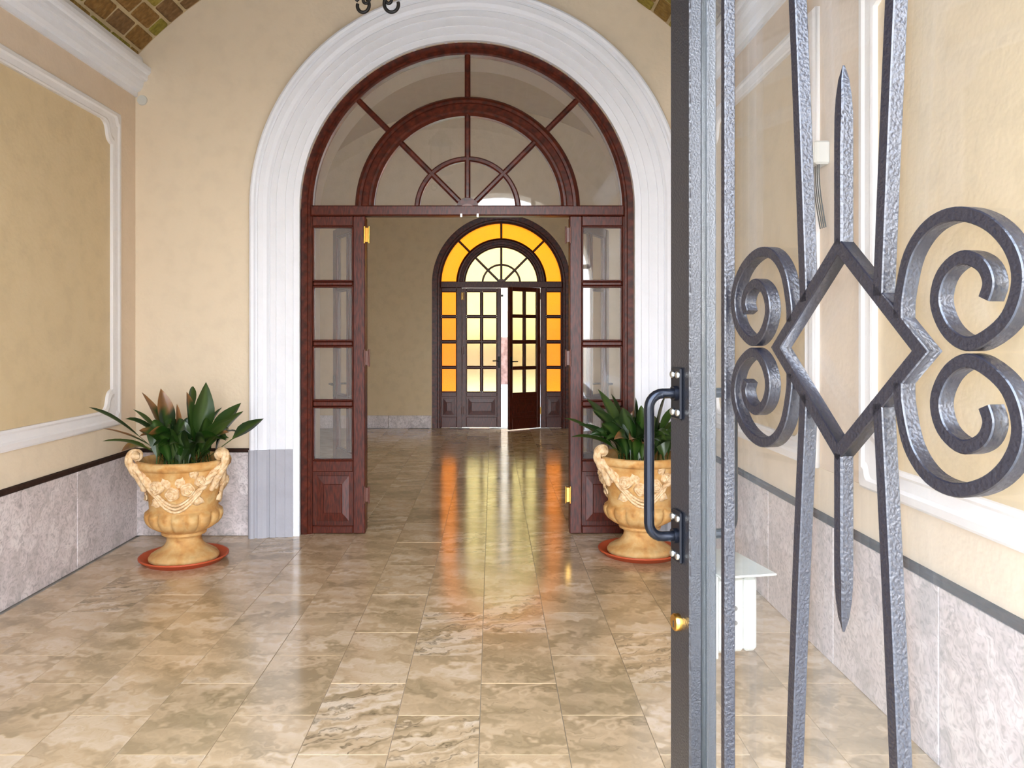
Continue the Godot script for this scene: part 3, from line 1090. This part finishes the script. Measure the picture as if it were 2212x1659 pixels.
func make_saucer(pos: Vector3) -> Node3D:
	var b := MB.new()
	var prof := []
	for p in [[0.0, 0.0], [0.238, 0.0], [0.262, 0.026], [0.275, 0.029], [0.277, 0.037], [0.272, 0.041], [0.262, 0.036], [0.236, 0.012], [0.0, 0.012]]:
		prof.append(Vector2(p[0], p[1]))
	b.lathe(prof, 72)
	return put("plant_saucer", b.done(), M.saucer_clay, self, pos)

func leaf_mesh(base: Vector3, ctrl: Vector3, tip: Vector3, width: float, twist: float, green: Color, brown: float, stalk := 0.3) -> ArrayMesh:
	var b := MB.new()
	b.g = 1
	b.colored = true
	var rows := []
	var cols := []
	var n := 14
	for i in n + 1:
		var t := float(i) / n
		var p := base.bezier_interpolate(base.lerp(ctrl, 0.667), tip.lerp(ctrl, 0.667), tip, t)
		var p2 := base.bezier_interpolate(base.lerp(ctrl, 0.667), tip.lerp(ctrl, 0.667), tip, minf(t + 0.02, 1.02))
		var tan := (p2 - p).normalized()
		var flat := Vector3(tip.x - base.x, 0, tip.z - base.z)
		var side := tan.cross(Vector3.UP if flat.length() > 0.06 else Vector3(0.3, 0.2, 1)).normalized()
		side = side.rotated(tan, twist * (0.5 + 0.5 * t))
		var up := side.cross(tan).normalized()
		var w := 0.0045
		var u := (t - stalk) / (1.0 - stalk)
		if u > 0.0:
			w = maxf(0.0045 * (1.0 - u), width * 0.5 * pow(sin(PI * pow(u, 0.85)), 0.85))
		var row := []
		var cr := []
		for k in 5:
			var s := k / 2.0 - 1.0
			row.append(p + side * s * w + up * (absf(s) * w * 0.42 + 0.006 * s * sin(t * 9.0 + twist * 5.0) * minf(w * 30.0, 1.0)))
			var c := green
			if u < 0.0:
				c = green.lerp(Color(0.10, 0.16, 0.03), 0.5)
			if absf(s) < 0.1:
				c = c.lerp(Color(0.09, 0.15, 0.03), 0.35)
			var lim := 1.0 - brown + 0.06 * sin(s * 4.0 + twist * 9.0)
			if brown > 0.0 and t > lim:
				c = Color(0.16, 0.075, 0.03).lerp(Color(0.26, 0.12, 0.04), absf(s))
			cr.append(c)
		rows.append(row)
		cols.append(cr)
	for i in n:
		for k in 4:
			var from := b.v.size()
			b.quad(rows[i][k], rows[i + 1][k], rows[i + 1][k + 1], rows[i][k + 1])
			var cc := [cols[i][k], cols[i + 1][k], cols[i + 1][k + 1], cols[i][k], cols[i + 1][k + 1], cols[i][k + 1]]
			for q in 6:
				b.col[from + q] = cc[q]
	return b.done()

func make_plant(pos: Vector3, tips: Array, fill: int, seed_: int) -> Node3D:
	var p := root("aspidistra_plant", pos)
	var r := RandomNumberGenerator.new()
	r.seed = seed_
	var s := MB.new()
	var prof := []
	for q in [[0.243, 0.0], [0.20, 0.012], [0.12, 0.02], [0.0, 0.022]]:
		prof.append(Vector2(q[0], q[1]))
	s.lathe(prof, 40, "soil")
	put("soil", s.done(), M.soil, p, Vector3(0, 0.0, 0))
	var greens := [Color(0.009, 0.030, 0.006), Color(0.013, 0.040, 0.007), Color(0.024, 0.052, 0.008), Color(0.016, 0.033, 0.009), Color(0.034, 0.058, 0.011)]
	for t in tips:
		# [pixel x, pixel y, depth offset, width, twist, brown share, sag]
		var tip := shot(t[0], t[1], -pos.z + t[2]) - pos
		var a := atan2(tip.x, tip.z)
		var base := Vector3(sin(a) * r.randf_range(0.03, 0.10), 0.01, cos(a) * r.randf_range(0.02, 0.08))
		var ctrl := base.lerp(tip, 0.42) + Vector3(0, t[6], 0)
		put("leaf", leaf_mesh(base, ctrl, tip, t[3] * 1.3, t[4], greens[r.randi_range(0, 4)], t[5], t[7] if t.size() > 7 else 0.35), M.leaf_green, p)
	for i in fill:
		var a := r.randf_range(0, TAU)
		var reach := r.randf_range(0.05, 0.38)
		var high := maxf(r.randf_range(0.19, 0.42) - reach * 0.45, 0.10 + reach * 0.3)
		var base := Vector3(sin(a), 0, cos(a)) * r.randf_range(0.02, 0.19) + Vector3(0, 0.01, 0)
		var tip := Vector3(sin(a) * reach, high, cos(a) * reach)
		var ctrl := base.lerp(tip, 0.35) + Vector3(-sin(a) * 0.03, high * 0.32 + 0.05 + reach * 0.25, -cos(a) * 0.03)
		put("leaf", leaf_mesh(base, ctrl, tip, r.randf_range(0.075, 0.115), r.randf_range(-1.4, 1.4), greens[r.randi_range(0, 3)], 0.22 if r.randf() < 0.12 else 0.0, 0.14), M.leaf_green, p)
	return p

func build_urns() -> void:
	var a := at(px(398, 5.1), 0, 5.1)
	var b := at(px(1382, 5.25), 0, 5.25)
	var o := make_saucer(a)
	tag(o, "orange-brown saucer under the urn in the left corner", "saucer", "saucers under the urns")
	o = make_saucer(b)
	tag(o, "orange-brown saucer under the urn beside the gate handle", "saucer", "saucers under the urns")
	var lift := Vector3(0, -0.017, 0)
	o = make_urn(a + lift, 0.0)
	tag(o, "terracotta urn with rose garland in the left corner", "urn", "rose garland urns")
	var o2: Node3D = o.duplicate()
	o2.name = numbered("terracotta_urn")
	add_child(o2, true)
	o2.position = b + lift
	o2.rotation.y = deg_to_rad(-13)
	tag(o2, "terracotta urn with rose garland half hidden by the gate stile", "urn", "rose garland urns")
	var left := [
		[191, 879, -0.22, 0.05, 0.5, 0.0, 0.10, 0.45], [222, 926, -0.18, 0.042, 0.3, 0.38, 0.10, 0.45], [221, 953, -0.12, 0.045, -0.4, 0.0, 0.12, 0.4], [287, 884, 0.0, 0.05, 0.8, 0.0, 0.10],
		[306, 847, 0.05, 0.085, 1.2, 0.30, 0.05], [347, 839, -0.05, 0.095, -1.1, 0.28, 0.05], [417, 834, 0.18, 0.05, 1.0, 0.0, 0.22, 0.5], [403, 846, 0.0, 0.09, 1.2, 0.12, 0.02], [445, 825, -0.05, 0.105, -1.2, 0.0, 0.03],
		[382, 872, -0.1, 0.045, 0.9, 0.3, 0.05], [521, 870, 0.05, 0.09, -0.9, 0.0, 0.06], [526, 888, -0.1, 0.07, -0.5, 0.0, 0.08], [570, 904, 0.0, 0.075, -0.8, 0.0, 0.03, 0.6], [495, 934, -0.2, 0.055, 0.5, 0.2, 0.12],
		[469, 949, -0.15, 0.06, 1.0, 0.0, 0.0], [455, 975, -0.16, 0.05, 0.9, 0.0, 0.02], [270, 905, -0.15, 0.08, 0.4, 0.0, 0.16], [300, 930, -0.22, 0.075, 0.6, 0.15, 0.14], [330, 880, 0.1, 0.08, 0.7, 0.0, 0.08], [480, 880, 0.12, 0.08, -0.6, 0.0, 0.1], [500, 905, -0.12, 0.07, -0.4, 0.0, 0.12],
	]
	o = make_plant(a + Vector3(0, 0.59, 0), left, 76, 11)
	var yel := leaf_mesh(Vector3(-0.10, 0.03, 0.04), Vector3(-0.24, 0.22, 0.06), shot(262, 975, 5.12) - o.position, 0.07, 0.7, Color(0.32, 0.20, 0.03), 0.2, 0.3)
	put("leaf", yel, M.leaf_green, o)
	tag(o, "broad-leaved potted plant with browned tips in the left urn", "plant", "aspidistras in the urns")
	var right := [
		[1219, 903, 0.05, 0.06, 0.4, 0.0, 0.10, 0.4], [1233, 944, -0.1, 0.065, 0.4, 0.0, 0.12, 0.35], [1249, 918, -0.05, 0.07, -0.5, 0.0, 0.12], [1267, 861, 0.05, 0.06, 0.9, 0.0, 0.10], [1291, 840, 0.0, 0.075, -0.9, 0.0, 0.05],
		[1320, 850, 0.1, 0.08, 0.7, 0.0, 0.04], [1373, 858, 0.0, 0.09, 1.0, 0.0, 0.03], [1385, 875, -0.1, 0.08, -0.8, 0.0, 0.05], [1440, 850, 0.1, 0.07, -0.8, 0.0, 0.1], [1470, 870, 0.0, 0.08, -0.8, 0.0, 0.1], [1490, 900, 0.1, 0.08, 0.5, 0.0, 0.1],
		[1460, 930, -0.1, 0.05, 0.5, 0.0, 0.12], [1280, 885, -0.15, 0.08, 0.5, 0.0, 0.12], [1300, 915, -0.2, 0.08, 0.6, 0.0, 0.1], [1345, 880, -0.15, 0.08, 0.6, 0.0, 0.06], [1520, 880, 0.0, 0.08, 0.5, 0.0, 0.1],
	]
	o = make_plant(b + Vector3(0, 0.59, 0), right, 76, 23)
	tag(o, "dark broad-leaved potted plant behind the gate's D-handle", "plant", "aspidistras in the urns")


# ---------------------------------------------------------------- gate
func gate_point(s: float, y: float, n := 0.0) -> Vector3:
	return Vector3(s, y, -n)

func flat_bar(parent: Node3D, called: String, pts: Array, w: float, n0: float, n1: float, m: Material, close := false) -> MeshInstance3D:
	# flat forged bar following a curve in the plane of the gate
	var fr := []
	var c := pts.size()
	for i in c:
		var a: Vector2 = pts[(i - 1 + c) % c] if close else pts[maxi(i - 1, 0)]
		var b: Vector2 = pts[(i + 1) % c] if close else pts[mini(i + 1, c - 1)]
		var t := (b - a).normalized()
		var k := 1.0
		if close:
			var e: Vector2 = (pts[i] - a).normalized()
			k = 1.0 / maxf(absf(t.dot(e)), 0.3)
		fr.append([Vector3(pts[i].x, pts[i].y, 0), Vector3(-t.y, t.x, 0) * k, Vector3(0, 0, -1)])
	var h := w / 2
	var v := 0.0013
	var prof := PackedVector2Array([Vector2(-h, n0 + v), Vector2(-h + v, n0), Vector2(h - v, n0), Vector2(h, n0 + v), Vector2(h, n1 - v), Vector2(h - v, n1), Vector2(-h + v, n1), Vector2(-h, n1 - v)])
	var b := MB.new()
	b.sweep(fr, prof, true, false, close)
	return put(called, b.done(), m, parent)

func spear(parent: Node3D, y0: float, y1: float, n0: float, n1: float) -> void:
	# square bar drawn out to a flat point, from y0 to the tip at y1
	var h := 0.0085
	var sgn := signf(y1 - y0)
	var pts := []
	var b := MB.new()
	var fr := []
	var nm := (n0 + n1) / 2
	var hn := (n1 - n0) / 2
	for q in [[0.0, 1.0, 1.0], [0.55, 1.0, 1.0], [0.72, 1.12, 0.9], [0.82, 0.95, 0.8], [0.92, 0.55, 0.6], [1.0, 0.04, 0.15]]:
		fr.append([Vector3(0.5, lerpf(y0, y1, q[0]), -nm), Vector3(q[1] * h, 0, 0), Vector3(0, 0, -q[2] * hn)])
	b.sweep(fr, PackedVector2Array([Vector2(-1, -0.75), Vector2(-0.7, -1), Vector2(0.7, -1), Vector2(1, -0.75), Vector2(1, 0.75), Vector2(0.7, 1), Vector2(-0.7, 1), Vector2(-1, 0.75)]))
	put("spear", b.done(), M.iron, parent)

func build_gate() -> void:
	var sdir := Vector3(0.196, 0, 0.981).normalized()
	var g := root("glass_gate", at(0.331, 0, 1.466), Basis(sdir, Vector3.UP, sdir.cross(Vector3.UP)))
	tag(g, "grey wrought iron and glass gate leaf standing open on the right", "gate")
	var top := 2.62
	var bot := 0.03
	for seg in [[0.0, 0.082], [0.918, 1.0]]:
		var b := MB.new()
		# tube stile with a glazing slot in its inner side
		b.box(Vector3((seg[0] + seg[1]) / 2, (top + bot) / 2, -0.012), Vector3(seg[1] - seg[0], top - bot, 0.024), 0.003)
		b.box(Vector3((seg[0] + seg[1]) / 2, (top + bot) / 2, -0.043), Vector3(seg[1] - seg[0], top - bot, 0.018), 0.003)
		put("stile", b.done(), M.gate_steel, g)
		var inner: float = seg[1] - 0.012 if seg[0] < 0.5 else seg[0] + 0.012
		bar("glazing_gasket", g, M.gasket, Vector3(inner - 0.006, bot, -0.023), Vector3(inner + 0.006, top, -0.035), 0.001)
	for seg in [[bot, bot + 0.10], [top - 0.09, top]]:
		bar("rail", g, M.gate_steel, Vector3(0.082, seg[0], 0), Vector3(0.918, seg[1], -0.052), 0.003)
	bar("glass_pane", g, M.gate_glass, Vector3(0.076, bot + 0.09, -0.026), Vector3(0.924, top - 0.08, -0.032), 0.0)
	# grille on the near side of the glass
	var n0 := -0.002
	var n1 := 0.0165
	for s in [0.2065, 0.7935]:
		bar("upright", g, M.iron, Vector3(s - 0.0075, bot + 0.10, -n0), Vector3(s + 0.0075, top - 0.09, -n1), 0.002)
	var cy := 1.434
	flat_bar(g, "diamond", [Vector2(0.36, cy), Vector2(0.5, cy + 0.128), Vector2(0.64, cy), Vector2(0.5, cy - 0.128)], 0.0175, n0, n1, M.iron, true)
	spear(g, cy + 0.130, 1.786, n0, n1)
	spear(g, cy - 0.130, 1.083, n0, n1)
	for s in [-1, 1]:
		var up := []
		var dn := []
		for i in 15:
			var t := i / 14.0
			up.append(Vector2(0.5 + s * (0.073 + 0.105 * t * 0.55 + 0.02 * t * t), lerpf(cy + 0.062, top - 0.09, t)))
			dn.append(Vector2(0.5 + s * (0.073 + 0.105 * t * 0.9 - 0.03 * t * t), lerpf(cy - 0.062, bot + 0.10, t)))
		flat_bar(g, "flared_bar", up, 0.0165, n0, n1, M.iron)
		flat_bar(g, "flared_bar", dn, 0.0165, n0, n1, M.iron)
		for v in [-1, 1]:
			var key := [Vector2(-0.106, 0.036), Vector2(-0.108, 0.062), Vector2(-0.122, 0.105), Vector2(-0.150, 0.132), Vector2(-0.187, 0.139), Vector2(-0.225, 0.126), Vector2(-0.252, 0.100), Vector2(-0.262, 0.068), Vector2(-0.250, 0.034), Vector2(-0.222, 0.013), Vector2(-0.198, 0.009), Vector2(-0.174, 0.024), Vector2(-0.161, 0.052), Vector2(-0.170, 0.080), Vector2(-0.195, 0.094), Vector2(-0.219, 0.086), Vector2(-0.229, 0.068), Vector2(-0.224, 0.052)]
			var pts := []
			for p in spline(key, 5):
				pts.append(Vector2(0.5 - s * p.x, cy + v * p.y))
			flat_bar(g, "scroll", pts, 0.0145, n0, n1, M.iron)
	# pull handles on both faces
	for f in [1, -1]:
		var z0 := 0.0 if f > 0 else -0.052
		var yy := [1.346, 1.087]
		var h := sub("pull_handle", g)
		var pts := [Vector3(0.034, yy[0], z0), Vector3(0.034, yy[0], z0 + f * 0.03)]
		for i in 7:
			var a := PI / 2 * i / 6.0
			pts.append(Vector3(0.034, yy[0] - 0.026 * (1 - cos(a)), z0 + f * (0.03 + 0.026 * sin(a))))
		for i in 7:
			var a := PI / 2 * (1.0 - i / 6.0)
			pts.append(Vector3(0.034, yy[1] + 0.026 * (1 - cos(a)), z0 + f * (0.03 + 0.026 * sin(a))))
		pts.append(Vector3(0.034, yy[1], z0))
		var b := MB.new()
		b.tube(pts, 0.0092, 16)
		put("grip", b.done(), M.handle_steel, h)
		for y in yy:
			put("mount_plate", boxm(Vector3(0.040, 0.094, 0.006), 0.0025), M.handle_steel, h, Vector3(0.036, y, z0 + f * 0.003))
			var c := MB.new()
			c.tube([Vector3(0.034, y, z0 + f * 0.004), Vector3(0.034, y, z0 + f * 0.011)], 0.0135, 18)
			put("collar", c.done(), M.handle_steel, h)
			for sy in [-1, 1]:
				for sx in [-1, 1]:
					var q := MB.new()
					q.tube([Vector3(0, 0, 0), Vector3(0, 0, f * 0.003), Vector3(0, 0, f * 0.0045)], [0.0065, 0.0065, 0.0045], 12)
					put("screw", q.done(), M.steel_screw, h, Vector3(0.036 + sx * 0.011, y + sy * 0.034, z0 + f * 0.006))
	var lk := MB.new()
	lk.tube([Vector3(0, 0, 0), Vector3(0, 0, 0.009), Vector3(0, 0, 0.011)], [0.0155, 0.0155, 0.0135], 20)
	var cyl := put("lock_cylinder", lk.done(), M.brass, g, Vector3(0.038, 0.931, 0))
	var kh := MB.new()
	kh.box(Vector3(0, -0.003, 0.0112), Vector3(0.003, 0.012, 0.0012), 0.0003)
	put("keyhole", kh.done(), M.black_cable, cyl)
	# electric lock case with its rain hood, on the far face
	var case := put("lock_case", boxm(Vector3(0.13, 0.135, 0.056), 0.006), M.case_white, g, Vector3(0.015, 0.952, -0.080))
	put("case_cover", boxm(Vector3(0.129, 0.135, 0.026), 0.006), M.case_white, case, Vector3(0, -0.001, -0.040))
	put("rain_hood", boxm(Vector3(0.17, 0.004, 0.108), 0.001), M.case_white, case, Vector3(0.0, 0.074, -0.024))
	put("back_plate", boxm(Vector3(0.135, 0.15, 0.004), 0.001), M.case_white, case, Vector3(0.0, 0.0, 0.027))
	for y in [0.012, -0.014]:
		var q := MB.new()
		q.tube([Vector3(0, 0, 0), Vector3(0.003, 0, 0)], 0.0042, 12)
		put("screw", q.done(), M.case_screw, case, Vector3(0.064, y, -0.008))


# ---------------------------------------------------------------- small things
func build_small() -> void:
	# round cap high in the corner
	var disc := CylinderMesh.new()
	disc.top_radius = 0.0345
	disc.bottom_radius = 0.037
	disc.height = 0.012
	disc.rings = 1
	var o := put("wall_disc", disc, M.lock_white, self, at(px(306.5, D1) + 0.004, py(217, D1), D1 - 0.006), Basis(Vector3.RIGHT, PI / 2))
	tag(o, "small flat round white disc high on the end wall by the cornice", "disc")
	# junction box on the right wall
	var j := root("junction_box", at(XR - 0.034, 2.28, 3.60))
	tag(j, "small white cable box high on the right wall behind the gate", "cable box")
	put("box", boxm(Vector3(0.07, 0.105, 0.11), 0.008), M.lock_white, j)
	put("lid", boxm(Vector3(0.008, 0.095, 0.10), 0.003), M.lock_white, j, Vector3(-0.037, 0, 0))
	for k in 4:
		var c := MB.new()
		var z0 := -0.02 + k * 0.02
		c.tube(spline([Vector3(-0.01, -0.045, z0), Vector3(-0.012, -0.10, z0 + 0.003), Vector3(-0.008, -0.20, z0 + 0.012), Vector3(0.012, -0.34, z0 + 0.018)], 6), 0.0028, 6)
		put("cable", c.done(), M.black_cable, j)
	# hanging iron lantern under the vault; only its lower scrolls reach into the picture
	var l := root("iron_lantern", at(VX + 0.012, 2.922, 3.6))
	tag(l, "black wrought iron hanging lantern with curled feet at the top edge", "lantern")
	for s in [-1, 1]:
		var pts := []
		var r := 0.034 if s < 0 else 0.041
		for p in spline([Vector2(0.02, 0.10), Vector2(0.038, 0.062), Vector2(0.050, 0.05), Vector2(0.062, 0.056), Vector2(0.066, 0.072)], 5):
			pts.append(Vector3(s * p.x, p.y, 0.0))
		var m := MB.new()
		m.tube(pts, 0.0075, 8)
		var ring := []
		for i in 31:
			var a := deg_to_rad(150 - i * 11.5)
			var rr := r * (1.0 - 0.010 * i)
			ring.append(Vector3(s * (0.067 - cos(a) * rr), r + 0.006 + sin(a) * rr * 1.15, 0))
		m.tube(ring, 0.0080, 8)
		put("scroll_foot", m.done(), M.lantern_iron, l)
	var st := MB.new()
	st.tube([Vector3(0, 0.09, 0), Vector3(0, 0.18, 0)], 0.010, 10)
	st.lathe([Vector2(0.0, 0.17), Vector2(0.11, 0.175), Vector2(0.13, 0.19), Vector2(0.11, 0.20), Vector2(0.0, 0.20)], 24)
	put("tray", st.done(), M.lantern_iron, l)
	var cg := MB.new()
	cg.lathe([Vector2(0.095, 0.20), Vector2(0.115, 0.34), Vector2(0.105, 0.48)], 24)
	put("glass_shade", cg.done(), M.lantern_glass, l)
	for k in 6:
		var a := TAU * k / 6
		var q := MB.new()
		q.tube([Vector3(sin(a) * 0.10, 0.20, cos(a) * 0.10), Vector3(sin(a) * 0.12, 0.34, cos(a) * 0.12), Vector3(sin(a) * 0.11, 0.48, cos(a) * 0.11)], 0.005, 6)
		put("cage_rod", q.done(), M.lantern_iron, l)
	var hd := MB.new()
	hd.lathe([Vector2(0.0, 0.48), Vector2(0.13, 0.48), Vector2(0.12, 0.51), Vector2(0.05, 0.58), Vector2(0.02, 0.62), Vector2(0.0, 0.63)], 24)
	put("hood", hd.done(), M.lantern_iron, l)
	var ch := MB.new()
	var ytop := VC + VR - 2.922
	var y := 0.63
	var k := 0
	while y < ytop - 0.03:
		var ringp := []
		for i in 13:
			var a := TAU * i / 12.0
			var e := Vector3(cos(a) * 0.014, y + 0.02 + sin(a) * 0.024, 0)
			ringp.append(e if k % 2 == 0 else Vector3(0, e.y, e.x))
		ch.tube(ringp, 0.0035, 6, false)
		y += 0.038
		k += 1
	ch.lathe([Vector2(0.0, ytop - 0.04), Vector2(0.05, ytop - 0.02), Vector2(0.06, ytop + 0.01), Vector2(0.0, ytop + 0.012)], 20)
	put("chain", ch.done(), M.lantern_iron, l)


func _ready() -> void:
	rng.seed = 4711
	# camera: level, lens shifted down and a little to the right
	var cam := Camera3D.new()
	cam.name = "camera"
	cam.projection = Camera3D.PROJECTION_FRUSTUM
	cam.near = 0.05
	cam.far = 200.0
	cam.size = cam.near * 1659.0 / FOC
	cam.frustum_offset = Vector2(42.0, -103.5) * cam.near / FOC
	cam.position = Vector3(0, EYE, 0)
	add_child(cam)
	cam.current = true
	# bright overcast daylight
	var sky := ProceduralSkyMaterial.new()
	sky.sky_top_color = Color(0.80, 0.88, 1.0)
	sky.sky_horizon_color = Color(1.0, 0.99, 0.98)
	sky.sky_curve = 0.25
	sky.ground_bottom_color = Color(0.55, 0.54, 0.52)
	sky.ground_horizon_color = Color(0.75, 0.74, 0.72)
	sky.sky_energy_multiplier = 1.0
	var env := Environment.new()
	env.background_mode = Environment.BG_SKY
	env.sky = Sky.new()
	env.sky.sky_material = sky
	env.tonemap_mode = Environment.TONE_MAPPER_LINEAR
	env.tonemap_exposure = 19.0
	env.sdfgi_enabled = true
	env.ssao_enabled = true
	env.ssil_enabled = true
	var we := WorldEnvironment.new()
	we.name = "daylight"
	we.environment = env
	add_child(we)

	make_materials()
	build_setting()
	build_vault()
	build_doors()
	build_street()
	build_gate()
	build_urns()
	build_small()
